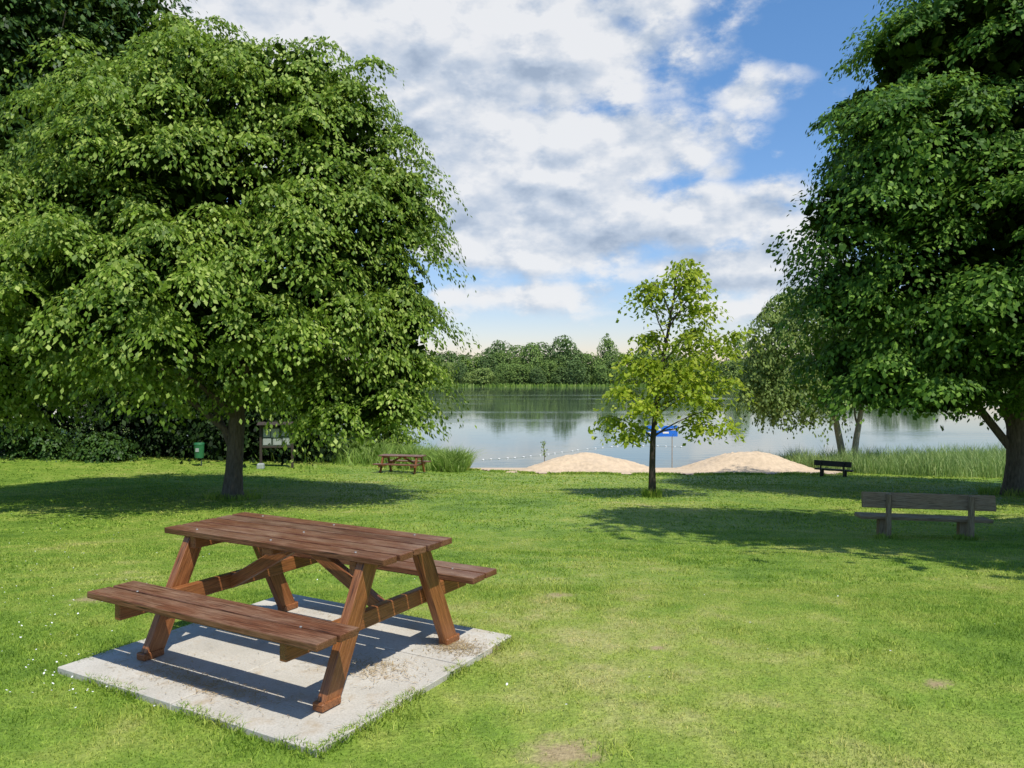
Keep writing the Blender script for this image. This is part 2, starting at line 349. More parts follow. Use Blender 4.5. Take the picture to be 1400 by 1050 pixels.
n=2600;u=np.concatenate([rng.normal(0,.32,900)-.15,rng.normal(.82,.12,800),rng.normal(.6,.15,500),rng.uniform(-1,1,400)]);v=np.concatenate([rng.normal(-.68,.05,900),rng.normal(.52,.08,800),rng.normal(-.02,.09,500),rng.uniform(-.9,.85,400)])
x=TC[0]+u*U[0]+v*Vv[0];y=TC[1]+u*U[1]+v*Vv[1]
a=rng.uniform(0,6.28,n);d=np.stack([np.cos(a),np.sin(a),.1*rng.normal(size=n)],-1)*rng.uniform(.012,.04,n)[:,None]
pp=np.stack([-np.sin(a),np.cos(a),0*a],-1)*.0014;P=np.stack([x,y,PT+.006+rng.uniform(0,.006,n)],-1)
V=np.stack([P-d/2-pp,P-d/2+pp,P+d/2+pp,P+d/2-pp],1).reshape(-1,3);k=np.arange(n)*4
tag(link('straw',np_mesh('straw',V,np.stack([k,k+1,k+2,k+3],-1)),M_straw),'dry grass clippings scattered on the concrete pad','straw',kind='stuff')
x=[];y=[]
for _ in range(170):
    px=abs(random.gauss(0,110));py=random.uniform(690,960);gx,gy=ray(px,py);x.append(gx);y.append(gy)
for _ in range(50):
    gx,gy=ray(random.uniform(0,1400),random.uniform(690,1000));x.append(gx);y.append(gy)
x=np.array(x);y=np.array(y);kk=~inpad(x,y,.02);x=x[kk];y=y[kk];n=len(x)
Vs=[];r=rng.uniform(.004,.0065,n);z=gz(x,y)+rng.uniform(.025,.05,n);tl=rng.normal(0,.3,(n,2))
for kx in range(8):
    a=kx*math.pi/4;Vs.append(np.stack([x+r*math.cos(a),y+r*math.sin(a),z+r*(tl[:,0]*math.cos(a)+tl[:,1]*math.sin(a))],-1))
V=np.stack(Vs,1).reshape(-1,3);base=(np.arange(n)*8)[:,None]
T=np.concatenate([base+np.array([[0,i,i+1]]) for i in range(1,7)],0)
tag(link('daisies',np_mesh('daisies',V,None,T),M_white),'tiny white daisies dotted over the lawn','flowers',kind='stuff')

# ------------------------------------------------------------ concrete pad
bm=bmesh.new()
us=[-1.08,-.03,1.02];vs=[-.95,-.335,.285,.90]
for i in range(2):
    for j in range(3):
        sx=us[i+1]-us[i]-.004;sy=vs[j+1]-vs[j]-.004
        box(bm,(sx,sy,.12),((us[i]+us[i+1])/2,(vs[j]+vs[j+1])/2,PT-.06+random.uniform(-.0015,.0015)),bev=.004,jit=.0012)
o=link('concrete_pad',bm_mesh('concrete_pad',bm),M_conc,loc=(TC[0],TC[1],0),rot=(0,0,TA));o['kind']='structure'

# ------------------------------------------------------------ picnic table
def picnic(loc,rz,label,group):
    t=empty('picnic_table',loc,rz,label=label,cat='picnic table',group=group)
    bm=bmesh.new();w=.69/5
    for k in range(5):
        L_=1.84+random.uniform(-.01,.01);box(bm,(L_,w-.018,.038),(random.uniform(-.005,.005),-.345+w*(k+.5),.733+random.uniform(-.002,.002)),bev=.006,seg=2,jit=.0015)
    link('tabletop',bm_mesh('tabletop',bm),M_woodtop,t)
    for s in (-1,1):
        bm=bmesh.new()
        for k in range(2):
            box(bm,(1.86,.143,.040),(random.uniform(-.004,.004),s*(.622+k*.160),.430+random.uniform(-.001,.001)),bev=.007,seg=2,jit=.0015)
        link('seat',bm_mesh('seat',bm),M_woodtop,t)
    for e in (-1,1):
        x=e*.73
        boxobj('seat_support',(1.66,.050,.100),(x-e*.056,0,.3595),M_woodleg,t,rot=(0,0,math.pi/2),bev=.006)
        boxobj('top_support',(.62,.050,.080),(x-e*.056,0,.673),M_woodleg,t,rot=(0,0,math.pi/2),bev=.006)
        for s in (-1,1):
            p0=Vector((x,s*.575,-.0));p1=Vector((x,s*.235,.712));d=(p1-p0);ln=d.length
            xa=d.normalized();za=Vector((1,0,0));ya=za.cross(xa)
            rot=Matrix((xa,ya,za)).transposed()
            kcut=-ya.z/xa.z
            bm=bmesh.new();box(bm,(ln,.122,.058),(0,0,0),bev=.005,cut=kcut)
            link('leg',bm_mesh('leg',bm),M_woodleg,t,(p0+p1)/2,rot.to_euler())
            boxobj('foot_block',(.076,.145,.045),(x,s*.572,.023),M_woodleg,t,bev=.006)
        p0=Vector((e*.06,0,.67));p1=Vector((e*.665,0,.345));d=p1-p0
        xa=d.normalized();ya=Vector((0,1,0));za=xa.cross(ya)
        rot=Matrix((xa,ya,za)).transposed()
        bm=bmesh.new();box(bm,(d.length,.055,.080),(0,0,0),bev=.005)
        link('brace',bm_mesh('brace',bm),M_woodleg,t,(p0+p1)/2,rot.to_euler())
    boxobj('middle_batten',(.62,.09,.045),(0,0,.690),M_woodleg,t,rot=(0,0,math.pi/2),bev=.006)
    for x in (-.67,0,.67):
        for y in (-.276,.276) if x else (-.276,0,.276):
            bm=bmesh.new();cyl(bm,.008,.006,.004,(0,0,0),10);link('bolt',bm_mesh('bolt',bm),M_metal,t,(x,y,.754))
    for s in (-1,1):
        for x in (-.67,.67):
            bm=bmesh.new();cyl(bm,.008,.006,.004,(0,0,0),10);link('bolt',bm_mesh('bolt',bm),M_metal,t,(x,s*.70,.452))
    return t
t1=picnic((TC[0],TC[1],PT+.002),TA,'large reddish brown wooden picnic table on the pale concrete pad','wooden picnic tables with fixed seats')
def copy_tree(o,parent=None):
    c=o.copy();C.objects.link(c);c.parent=parent
    for ch in list(o.children):copy_tree(ch,c)
    return c
t2=copy_tree(t1);t2.location=(px2(550,29.6),29.6,gzf(px2(550,29.6),29.6)-.01);t2.rotation_euler.z=R(-14);t2.scale=(.95,.95,.92)
t2['label']='small distant picnic table on the grass near the lake reeds'

# ------------------------------------------------------------ benches
def bench(loc,rz,label,m_,L_=1.98):
    b=empty('park_bench',loc,rz,label=label,cat='bench',group='wooden benches facing the lake')
    bm=bmesh.new();box(bm,(L_,.06,.245),(0,.068,.588),Matrix.Rotation(R(-8),3,'X'),bev=.014,seg=2,jit=.008)
    link('backrest',bm_mesh('backrest',bm),m_,b)
    bm=bmesh.new();box(bm,(L_,.34,.06),(0,.28,.29),bev=.014,seg=2,jit=.008)
    link('seat',bm_mesh('seat',bm),m_,b)
    for s in (-1,1):
        boxobj('post',(.80,.085,.07),(s*.61,-.005,.30),m_,b,rot=(0,-math.pi/2,0),bev=.012,jit=.006)
        boxobj('leg',(.38,.12,.12),(s*.61,.30,.06),m_,b,rot=(0,-math.pi/2,0),bev=.012,jit=.006)
    return b
bx=px2(1271,12);b=bench((bx,12,gzf(bx,12)),R(-7),'weathered brown grey wooden bench seen from behind in the tree shade at right',M_grey);b.rotation_euler.y=R(.8)
bx=px2(1138,28);b=bench((bx,28,gzf(bx,28)),R(-38),'small dark wooden bench beside the leaning trunks, near the right sand heap',M_darkw);b.scale=(.66,.8,.8)

# ------------------------------------------------------------ trees
def leafmesh(name,P,A,Nn,Ls,Ws,inn=None):
    A=norm(A);Nn=norm(Nn-A*(A*Nn).sum(-1,keepdims=True));S=np.cross(A,Nn)
    Ls=Ls[:,None];Ws=Ws[:,None]
    b=P-A*Ls*.5;t=P+A*Ls*.5-Nn*Ls*.12;c=P+Nn*Ls*.05
    l=c-S*Ws*.5-Nn*Ws*.12;r=c+S*Ws*.5-Nn*Ws*.12
    V=np.stack([b,r,t,l],1).reshape(-1,3);k=np.arange(len(P))*4
    me=np_mesh(name,V,np.stack([k,k+1,k+2,k+3],-1))
    if inn is not None:me.polygons.foreach_set('material_index',inn.astype(np.int32))
    return me
def crown(name,ells,ncl,nlf,leaf,clr,inner=8000,droop=.5,rnd=.14,innersize=2.2,zmin=None,zcut=None,layer=.75,iscale=.84,minin=.7,filt=None,spread=.32,shrink=.05,thick=.06,outn=.5,edgeamp=1.0):
    """leaf sprays: drooping discs set over the surface of joined ellipsoids"""
    E=np.array(ells,float);area=(E[:,3]*E[:,4]*E[:,5])**(2/3);pr=area/area.sum()
    P=[];D=[];g=0
    mind=clr*.62
    while len(P)<ncl and g<ncl*40:
        g+=1
        e=E[rng.choice(len(E),p=pr)];d=norm(rng.normal(size=3));s=e[:3]+d*e[3:]*(1+rng.normal()*rnd*.6-shrink)
        ins=(((s-E[:,:3])/E[:,3:])**2).sum(1)
        if (ins<minin).any():continue
        if zmin is not None and s[2]<zmin:continue
        if P and g<ncl*25:
            q=np.array(P)-s
            if ((q*np.array([1,1,1.5]))**2).sum(1).min()<mind**2:continue
        P.append(s);D.append(norm(d/e[3:]))
    P=np.array(P);D=np.array(D);ncl=len(P)
    up=np.array([0,0,1.])
    n=ncl*nlf;ci=np.repeat(np.arange(ncl),nlf);D2=D[ci].copy()
    cs=(clr*np.exp(rng.normal(0,spread,ncl)))[ci]
    pn=norm(up*layer+D2*(1-layer)+norm(rng.normal(size=(ncl,3)))[ci]*.18)
    a=norm(np.cross(pn,rng.normal(size=(ncl,3))[ci]));b_=np.cross(pn,a)
    th=rng.uniform(0,2*np.pi,n);rr=rng.uniform(0,1,n)**.6
    ph=rng.uniform(0,6.28,ncl)[ci];edge=1+edgeamp*(.35*np.sin(3*th+ph)+.22*np.sin(7*th+ph*3))
    rad=rr*cs*edge
    outw=norm(a*np.cos(th)[:,None]+b_*np.sin(th)[:,None])
    pos=P[ci]+outw*rad[:,None]-up*(droop*(rad**2)/cs)[:,None]+pn*(rng.normal(0,thick,n)*cs)[:,None]
    A=outw*.7-up*(.25+droop*rad/cs)[:,None]+rng.normal(size=(n,3))*.35
    Nn=up*.75+D2*outn+outw*(droop*rad/cs)[:,None]*.8+rng.normal(size=(n,3))*.33
    Ls=leaf*rng.uniform(.6,1.3,n);Ws=Ls*rng.uniform(.5,.72,n);inn=np.zeros(n)
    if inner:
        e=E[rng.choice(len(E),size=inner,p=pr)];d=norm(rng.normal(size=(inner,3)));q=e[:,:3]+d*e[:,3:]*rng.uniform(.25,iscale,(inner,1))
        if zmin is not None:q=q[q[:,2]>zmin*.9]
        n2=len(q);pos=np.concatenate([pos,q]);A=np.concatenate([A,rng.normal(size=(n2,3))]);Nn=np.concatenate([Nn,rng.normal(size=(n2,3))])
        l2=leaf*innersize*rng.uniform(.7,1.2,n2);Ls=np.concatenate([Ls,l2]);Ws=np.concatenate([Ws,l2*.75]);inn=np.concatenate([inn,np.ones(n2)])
    kk=np.ones(len(pos),bool)
    if zcut is not None:kk&=pos[:,2]>zcut+.35*np.sin(pos[:,0]*1.3)+.2*np.sin(pos[:,0]*3.7+pos[:,1]*2)
    if filt is not None:kk&=filt(pos)
    return leafmesh(name,pos[kk],A[kk],Nn[kk],Ls[kk],Ws[kk],inn[kk]),P
def tree(name,label,group,loc,ells,ncl,nlf,leaf,clr,lm,trunk,bark=M_bark,limbs=8,lr=.1,seg=14,cat='tree',f0=.35,im=None,**k):
    t=empty(name,loc,0,label=label,cat=cat,group=group)
    me,P=crown('crown',ells,ncl,nlf,leaf,clr,**k);me.materials.append(lm);me.materials.append(im or lm);link('crown',me,None,t)
    pts,rad=trunk
    tv,tq=tube(pts,rad,seg);link('trunk',np_mesh('trunk',tv,tq),bark,t,smooth=True)
    if limbs:
        idx=np.linspace(0,len(P)-1,limbs).astype(int)
        for c,i in enumerate(idx):
            f=f0+.6*c/limbs;bi=f*(len(pts)-1);b0=int(bi);fr=bi-b0
            p0=np.array(pts[b0])*(1-fr)+np.array(pts[min(b0+1,len(pts)-1)])*fr
            p1=P[i]*.9+p0*.1
            if p1[2]<p0[2]:p1[2]=p0[2]+.2*abs(p1[2]-p0[2])
            tv,tq=tube(curve_pts(p0,p1,6,.15*np.linalg.norm(p1-p0)*.5),np.linspace(lr,lr*.2,6),7)
            link('branch',np_mesh('branch',tv,tq),bark,t,smooth=True)
    return t
def el(px,py,rx,ry,Yb,base,dy=0,ryd=None):
    s=Yb/F
    X_=px2(px,Yb)-base[0];Z_=H-(py-HZ)*s-base[2]
    return (X_,dy,Z_,rx*s,(ryd if ryd else (rx+ry)/2*s),ry*s)
b=(px2(318,19),19,gzf(px2(318,19),19)-.05)
E=[el(280,265,195,190,19,b),el(400,150,85,85,19,b,-.3,1.9),el(275,112,80,62,19,b,-.2,1.6),el(150,180,85,78,19,b,-.3,1.9),el(468,210,82,90,19,b,-.4,2.0),el(465,350,100,130,19,b,-.6,2.6),el(90,340,120,110,19,b,-.5,3.0),el(290,410,225,120,19,b,-1.3,3.6),el(545,440,50,95,19,b,-.3,1.6),el(550,290,42,65,19,b,0,1.4),el(500,550,85,48,19,b,-.8,2.0),el(20,460,80,110,19,b,0,2.),el(545,520,45,60,19,b,-.3,1.4)]
def skirtA(p):
    x=p[:,0];c=2.05-.9*np.exp(-((x-3.4)/1.6)**2)-.55*np.exp(-((x+5.2)/2.0)**2)+.25*np.sin(x*1.9)+.18*np.sin(x*4.7+p[:,1]*2)
    return p[:,2]>c
tree('broadleaf_tree','large round bright green tree on the left with a single short trunk',None,b,E,530,380,.115,.78,M_leafA,
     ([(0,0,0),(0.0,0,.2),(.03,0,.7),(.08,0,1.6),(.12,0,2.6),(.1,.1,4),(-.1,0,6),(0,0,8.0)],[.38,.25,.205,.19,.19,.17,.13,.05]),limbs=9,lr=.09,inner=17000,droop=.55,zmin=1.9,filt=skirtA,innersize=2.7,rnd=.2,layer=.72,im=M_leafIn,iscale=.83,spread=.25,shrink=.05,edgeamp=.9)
b=(px2(1388,20.3),20.3,gzf(px2(1388,20.3),20.3)-.05)
E=[el(1410,130,185,230,20.3,b,0,3.2),el(1340,400,190,120,20.3,b,-.5,4.0),el(1225,210,85,75,20.3,b,-.8,2.3),el(1145,300,62,48,20.3,b,-.5,1.7),el(1160,405,60,48,20.3,b,-.4,1.7),el(1170,500,60,45,20.3,b,-.4,1.9),el(1450,350,200,200,20.3,b,-1.2,4.0),el(1320,60,90,85,20.3,b,0,2.2),el(1235,530,95,40,20.3,b,-.8,2.4),el(1185,165,55,42,20.3,b,-.4,1.5),el(1235,85,55,48,20.3,b,-.2,1.5)]
tree('broadleaf_tree','huge dark green tree on the right edge with dense leafy crown',None,b,E,400,420,.145,.92,M_leafB,
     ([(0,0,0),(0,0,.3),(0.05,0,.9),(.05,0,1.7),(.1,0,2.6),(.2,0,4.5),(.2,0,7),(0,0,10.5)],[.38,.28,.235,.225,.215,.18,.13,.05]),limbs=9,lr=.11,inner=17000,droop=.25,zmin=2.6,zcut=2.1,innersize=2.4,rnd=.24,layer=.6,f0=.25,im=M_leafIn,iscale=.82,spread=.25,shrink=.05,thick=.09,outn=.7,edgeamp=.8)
b=(11.8,6.9,gzf(11.8,6.9))
tree('broadleaf_tree','tall tree just beyond the right edge that shades the lawn by the grey bench',None,b,[(0,0,7,4.6,3.6,3.4),(-2,1,8.2,3.4,2.6,2.6),(-3.0,1.7,9.6,2.6,1.9,2.0),(-3.3,1.4,11.8,2.2,1.7,1.9),(-3.9,1.0,13.6,1.7,1.4,1.3)],300,75,.32,1.15,M_leafB,
     ([(0,0,0),(0,0,1),(0,0,3),(-.5,0,6),(-2,.8,10),(-3.3,1.2,13)],[.4,.3,.28,.2,.14,.06]),limbs=0,lr=.1,inner=8000,zmin=3,filt=lambda p:(p[:,0]+11.8)>(p[:,1]+6.9)*.74+.3)
# young tree
b=(px2(892,19.2),19.2,gzf(px2(892,19.2),19.2)-.03)
yt=empty('young_tree',b,0,label='slender young tree with yellow green leaves standing before the lake',cat='tree')
def yp(px,py,dy=0):return np.array([(px-892)/F*19.2,dy,H-(py-HZ)/F*19.2-b[2]])
st=[yp(892,680),yp(892,640),yp(893,600),yp(898,550),yp(905,500),yp(914,450),yp(922,400),yp(925,362)]
tv,tq=tube(st,[.11,.08,.072,.062,.05,.036,.024,.01],10,.05);link('trunk',np_mesh('trunk',tv,tq),M_darkw,yt,smooth=True)
spec=[(600,832,570,.5),(598,995,555,.3),(590,850,590,-.6),(570,1005,515,.2),(560,838,530,-.2),(550,985,480,-.4),(540,862,488,.4),(530,1008,450,.2),(515,970,440,.5),(500,868,500,-.3),(470,882,392,.2),(450,958,392,-.2),(430,890,385,0),(400,935,358,0),(560,955,535,-1.0),(575,872,550,-1.1),(540,930,495,-.7),(500,945,455,-.4),(595,985,580,-.2),(490,890,455,.2),(555,900,520,-.9),(545,965,510,.6),(440,965,415,.3),(415,950,372,-.1)]
cl=[]
for (y0,tx_,ty_,dy) in spec:
    i=np.interp(y0,[362,400,450,500,550,600,640,680],[7,6,5,4,3,2,1,0]);i0=int(min(i,6));fr=i-i0
    p0=st[i0]*(1-fr)+st[i0+1]*fr;p1=yp(tx_,ty_,dy);pts=curve_pts(p0,p1,7,.12,.06)
    tv,tq=tube(pts,np.linspace(.022,.005,7),6);link('branch',np_mesh('branch',tv,tq),M_bark,yt,smooth=True)
    for f in (3,4,5,6):
        for _ in range(2 if f>3 else 1):cl.append(pts[f]+np.array([random.gauss(0,.12),random.gauss(0,.2),random.gauss(0,.06)]))
cl=np.array(cl);nl=50;ci=np.repeat(np.arange(len(cl)),nl);n=len(ci);sz=rng.uniform(.12,.33,len(cl))[ci][:,None]
off_=rng.normal(size=(n,3))*sz*np.array([1.0,1.0,.22]);off_=np.clip(off_,-2*sz,2*sz);pos=cl[ci]+off_;pos[:,2]-=.4*(off_[:,0]**2+off_[:,1]**2)/sz[:,0]
A=norm(off_)*.6+np.array([0,0,-.4])+rng.normal(size=(n,3))*.4;Nn=np.array([.1,-.35,.9])+rng.normal(size=(n,3))*.4
Ls=.13*rng.uniform(.6,1.3,n);kk=(pos[:,2]>yp(0,606)[2])&~((np.abs(pos[:,0]-.25)<.35)&(pos[:,2]<yp(0,584)[2]));link('crown',leafmesh('crown',pos[kk],A[kk],Nn[kk],Ls[kk],Ls[kk]*.62),M_leafC,yt)
tv,tq=merge([tube(curve_pts(st[5],yp(px,py,0),5,.02,.08),np.linspace(.008,.002,5),4) for px,py in ((885,425),(890,440),(880,455),(895,415))])
link('dead_twig',np_mesh('dead_twig',tv,tq),M_barkl,yt)
def wp(px,py,Yb,b,dy=0):return ((px-700)/F*Yb-b[0],dy,H-(py-HZ)/F*Yb-b[2])
YW=36
b=(px2(1154,YW),YW,gzf(px2(1154,YW),YW))
E=[el(1065,470,45,58,YW,b,0,1.8),el(1098,435,52,44,YW,b,0,1.8),el(1085,535,65,34,YW,b,-.5,1.8),el(1038,525,27,28,YW,b,-.2,1.)]
tree('willow_tree','pale green willow leaning left over the water with a slim trunk',None,b,E,240,90,.16,.58,M_leafW,
  ([wp(1156,642,YW,b),wp(1150,610,YW,b),wp(1143,575,YW,b),wp(1125,530,YW,b),wp(1095,480,YW,b),wp(1075,430,YW,b)],[.19,.16,.135,.11,.07,.03]),bark=M_barkl,limbs=7,lr=.05,inner=1600,innersize=1.6,droop=.8,layer=.5,zmin=2.0,zcut=1.4)
b=(px2(1170,35.5),35.5,gzf(px2(1170,35.5),35.5))
E=[el(1200,470,70,60,35.5,b,0,2),el(1180,510,60,35,35.5,b,0,1.8),el(1240,530,60,30,35.5,b,-.2,1.5)]
tree('waterside_tree','slim tree leaning right beside the willow, trunk rising from the reeds',None,b,E,170,80,.17,.7,M_leafB,
  ([wp(1166,642,35.5,b),wp(1171,600,35.5,b),wp(1177,565,35.5,b),wp(1185,520,35.5,b),wp(1200,470,35.5,b)],[.16,.135,.11,.09,.05]),bark=M_barkl,limbs=4,lr=.05,inner=1500,innersize=1.6,droop=.6,zmin=3.0,zcut=2.4)
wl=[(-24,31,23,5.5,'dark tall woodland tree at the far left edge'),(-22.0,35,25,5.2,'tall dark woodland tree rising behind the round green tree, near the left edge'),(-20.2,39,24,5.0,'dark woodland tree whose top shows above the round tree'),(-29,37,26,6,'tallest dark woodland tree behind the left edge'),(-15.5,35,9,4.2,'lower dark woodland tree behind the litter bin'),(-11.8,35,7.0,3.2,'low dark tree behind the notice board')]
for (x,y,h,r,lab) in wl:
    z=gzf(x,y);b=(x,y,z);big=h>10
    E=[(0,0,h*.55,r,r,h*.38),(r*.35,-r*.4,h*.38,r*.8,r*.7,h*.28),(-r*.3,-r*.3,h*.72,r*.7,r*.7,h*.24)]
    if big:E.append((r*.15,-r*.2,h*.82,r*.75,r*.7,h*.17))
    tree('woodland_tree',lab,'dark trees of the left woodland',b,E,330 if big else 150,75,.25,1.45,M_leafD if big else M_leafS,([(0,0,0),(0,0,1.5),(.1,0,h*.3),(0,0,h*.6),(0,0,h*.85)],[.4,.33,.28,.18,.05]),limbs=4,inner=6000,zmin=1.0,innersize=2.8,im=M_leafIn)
def bush(x,y,w,h,lab,m_,grp=None,n=60,leaf=.14,cr=.5,name='shrub'):
    z=gzf(x,y);t=empty(name,(x,y,z),0,label=lab,cat='shrub',group=grp)
    me,P=crown('foliage',[(0,0,h*.5,w,w*.7,h*.5),(w*.5,-.2,h*.35,w*.6,w*.5,h*.35),(-w*.5,-.1,h*.4,w*.6,w*.5,h*.42)],n,60,leaf,cr,inner=1500,innersize=1.8,droop=.5,zmin=.02,rnd=.35);me.materials.append(m_);me.materials.append(M_leafIn if m_!=M_leafS else m_);link('foliage',me,None,t)
    ts=[tube(curve_pts((0,0,0),(random.uniform(-w,w)*.5,random.uniform(-.3,.3),h*.7),4),[.04,.03,.02,.01],5) for _ in range(4)]
    v,q=merge(ts);link('stem',np_mesh('stem',v,q),M_bark,t)
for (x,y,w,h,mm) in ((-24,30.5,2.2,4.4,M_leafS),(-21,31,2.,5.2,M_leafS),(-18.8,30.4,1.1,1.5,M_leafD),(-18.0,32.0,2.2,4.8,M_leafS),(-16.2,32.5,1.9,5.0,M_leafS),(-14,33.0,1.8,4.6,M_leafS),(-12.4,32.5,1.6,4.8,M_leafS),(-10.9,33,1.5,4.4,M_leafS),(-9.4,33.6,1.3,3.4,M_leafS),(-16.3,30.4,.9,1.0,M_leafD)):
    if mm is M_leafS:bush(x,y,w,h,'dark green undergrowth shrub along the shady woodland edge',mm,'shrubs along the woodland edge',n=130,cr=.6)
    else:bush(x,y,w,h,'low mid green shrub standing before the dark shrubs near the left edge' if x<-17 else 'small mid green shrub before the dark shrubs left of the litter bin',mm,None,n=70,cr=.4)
bush(px2(515,41),41,2.0,2.3,'green rounded shrub at the waterside between reeds and round tree',M_leafA,n=90)
bush(px2(432,35),35,.8,1.2,'bright green shrub beside the notice board at the woodland edge',M_leafA,n=60)
far=[]
for v_ in range(6):
    E=[(0,0,10,5.5+v_*.3,5,8.5),(2.5,0,6,4.5,4,5.5),(-2.8,-1,6.5,4.2,4,6),(0.5*v_-1,0,15,3.5,3,3.5)]
    me,P=crown('crown',E,100,32,.8,2.0,inner=400,innersize=1.8,droop=.3,zmin=.3,layer=.15)
    me.materials.append([M_leafF,M_leafF2,M_leafF,M_leafF2,M_leafF3,M_leafF][v_]);me.materials.append(M_leafF2);tv,tq=tube([(0,0,-1),(0,0,4),(0,0,12)],[.5,.4,.15],6);tm=np_mesh('trunk',tv,tq);tm.materials.append(M_bark);far.append((me,tm))
def fartree(x,y,s,sx,v_,lab,grp):
    t=empty('far_tree',(x,y,gzf(x,y)-.3),random.uniform(0,6.28),label=lab,cat='tree',group=grp);t.scale=(sx,sx,s)
    link('crown',far[v_][0],None,t);link('trunk',far[v_][1],None,t)
GL='trees of the wood along the far shore';GR='taller trees of the back row beyond the lake'
def hill(x):return 1+.20*math.sin(x*.028+1.2)+.11*math.sin(x*.09)
x=-170
while x<230:
    Yf=403+random.uniform(-3,6);v_=random.choice([0,0,2,5,5,1,4,4]);s=random.uniform(.3,.8)
    fartree(x,Yf,s,random.uniform(.7,1.2),v_,'rounded green tree in the front row on the far lake shore',GL);x+=random.uniform(4,8)
x=-175
while x<235:
    fartree(x,418+random.uniform(-5,10),random.uniform(.66,1.0)*hill(x),random.uniform(1,1.4),random.choice([0,5,1,3,0,2,1]),'darker tree in the back row of the far shore wood',GR);x+=random.uniform(6,10)
x=-180
while x<240:
    fartree(x,442+random.uniform(-5,10),random.uniform(.82,1.25)*hill(x),random.uniform(1.3,1.8),random.choice([1,3,3,0]),'darker tree in the back row of the far shore wood',GR);x+=random.uniform(12,19)
for px,s,sx,v_,lab in ((770,1.48,1.7,3,'broad dark round topped tree standing above the far shore wood'),(830,1.50,1.0,2,'tall narrow pale tree above the far shore wood, left of the young tree'),(685,1.34,1.3,3,'dark tree crown rising above the far wood near the round tree'),(885,1.35,1.2,1,'dark far shore tree directly behind the slender young tree'),(1010,1.5,1.3,0,'tall far shore tree between young tree and willow')):
    fartree(px2(px,424),424,s,sx,v_,lab,None)
def reedbed(name,lab,x,y,h0,h1,w,m_,lean=.25,z=None):
    n=len(x);P=np.stack([x,y,(gz(x,y) if z is None else np.full(n,z))-.05],-1)
    V,Q,T=blades(P,rng.uniform(h0,h1,n)*(.75+.35*np.sin(x*2.3+y)*np.sin(y*1.7-x)),w,lean);tag(link(name,np_mesh(name,V,Q,T),m_),lab,'reeds',kind='stuff')
n=40000;x=rng.uniform(-13.5,-2.0,n);y=shore(x)-3.0+rng.normal(0,1.8,n)-np.maximum(0,x+4.5)*.6-np.clip(-x-5,0,6)*.8*rng.random(n)
kk=y>31.2;x=x[kk];y=y[kk]
reedbed('reed_bed','bright green reeds and tall grass at the water edge left of the beach',x,y,.4,1.35,.04,M_reed,1.1)
n=26000;x=rng.uniform(11.9,27,n);y=rng.uniform(0,1,n);y0=np.interp(x,[11.9,13.2,15.5,20,27],[35,31,27.3,25.6,25.6]);y=y0+(shore(x)+1-y0)*y
reedbed('reed_bed','pale blue green reeds along the shore under the right tree',x,y,.45,1.3,.026,M_reed2,.6)
n=9000;x=rng.uniform(-320,320,n);y=rng.uniform(392,399,n)
reedbed('reed_bed','thin pale strip of reeds along the far shore',x,y,1.2,2.4,.9,M_reed,.2,WZ)

# ------------------------------------------------------------ small things
b=(px2(272,29.5),29.5,gzf(px2(272,29.5),29.5));t=empty('litter_bin',b,0,label='green litter bin on a post at the woodland edge',cat='litter bin')
bm=bmesh.new();cyl(bm,.16,.19,.52,(0,0,.58),20);link('body',bm_mesh('body',bm),M_green,t)
bm=bmesh.new();cyl(bm,.20,.18,.06,(0,0,.865),20);link('lid',bm_mesh('lid',bm),M_green,t)
bm=bmesh.new();cyl(bm,.03,.03,1.0,(0,.21,.40),8);link('post',bm_mesh('post',bm),M_metal,t)
boxobj('sticker',(.13,.006,.14),(0,-.185,.63),M_paper,t,bev=0)
b=(px2(378,30),30,gzf(px2(378,30),30));t=empty('notice_board',b,R(6),label='dark wooden notice board with pale sheets under the round tree',cat='notice board')
for s in (-1,1):boxobj('post',(1.75,.09,.09),(s*.60,0,.80),M_darkw,t,rot=(0,-math.pi/2,0),bev=.008)
for zz in (1.60,.80):boxobj('frame_rail',(1.11,.05,.07),(0,0,zz),M_darkw,t)
boxobj('panel',(1.09,.03,.74),(0,.01,1.20),M_board,t,bev=0)
for i,(x,z,w,h) in enumerate(((-.37,1.35,.26,.32),(-.05,1.34,.30,.34),(.33,1.37,.28,.28),(-.36,1.01,.30,.26),(.03,1.0,.32,.24),(.37,1.03,.26,.28))):
    p_=boxobj('notice_sheet',(w,.006,h),(x,-.012,z),M_paper,t,bev=0)
bm=bmesh.new()
for s in (-1,1):box(bm,(1.40,.32,.03),(0,s*.138,1.72),Matrix.Rotation(R(-s*20),3,'X'))
link('roof',bm_mesh('roof',bm),M_darkw,t)
bm=bmesh.new();box(bm,(.26,.2,.22),(0,0,.09),bev=.05,seg=2,jit=.02)
tag(link('white_stone',bm_mesh('white_stone',bm),M_paper,loc=(px2(356,29.3),29.3,gzf(px2(356,29.3),29.3))),'small white block on the grass below the notice board','stone')
b=(px2(905,36),36,gzf(px2(905,36),36));t=empty('beach_sign',b,R(4),label='blue and white sign on two posts at the bathing beach',cat='sign')
zt=H-(582-HZ)/F*36-b[2];zb=H-(597-HZ)/F*36-b[2];hh=zt-zb
for s in (-1,1):boxobj('post',(zt+.3,.03,.03),(s*.5,.045,zt/2-.1),M_grey,t,rot=(0,-math.pi/2,0))
boxobj('panel',(1.5,.04,hh),(0,0,(zt+zb)/2),M_blue,t,bev=.004)
for i,(x,w) in enumerate(((-.55,.26),(-.2,.3),(.18,.28),(.54,.28))):
    bm=bmesh.new();box(bm,(w,.008,.08),(0,0,0),bev=0);link('white_mark',bm_mesh('white_mark',bm),M_white,t,(x,-.026,(zt+zb)/2+(.08 if i%2 else -.07)))
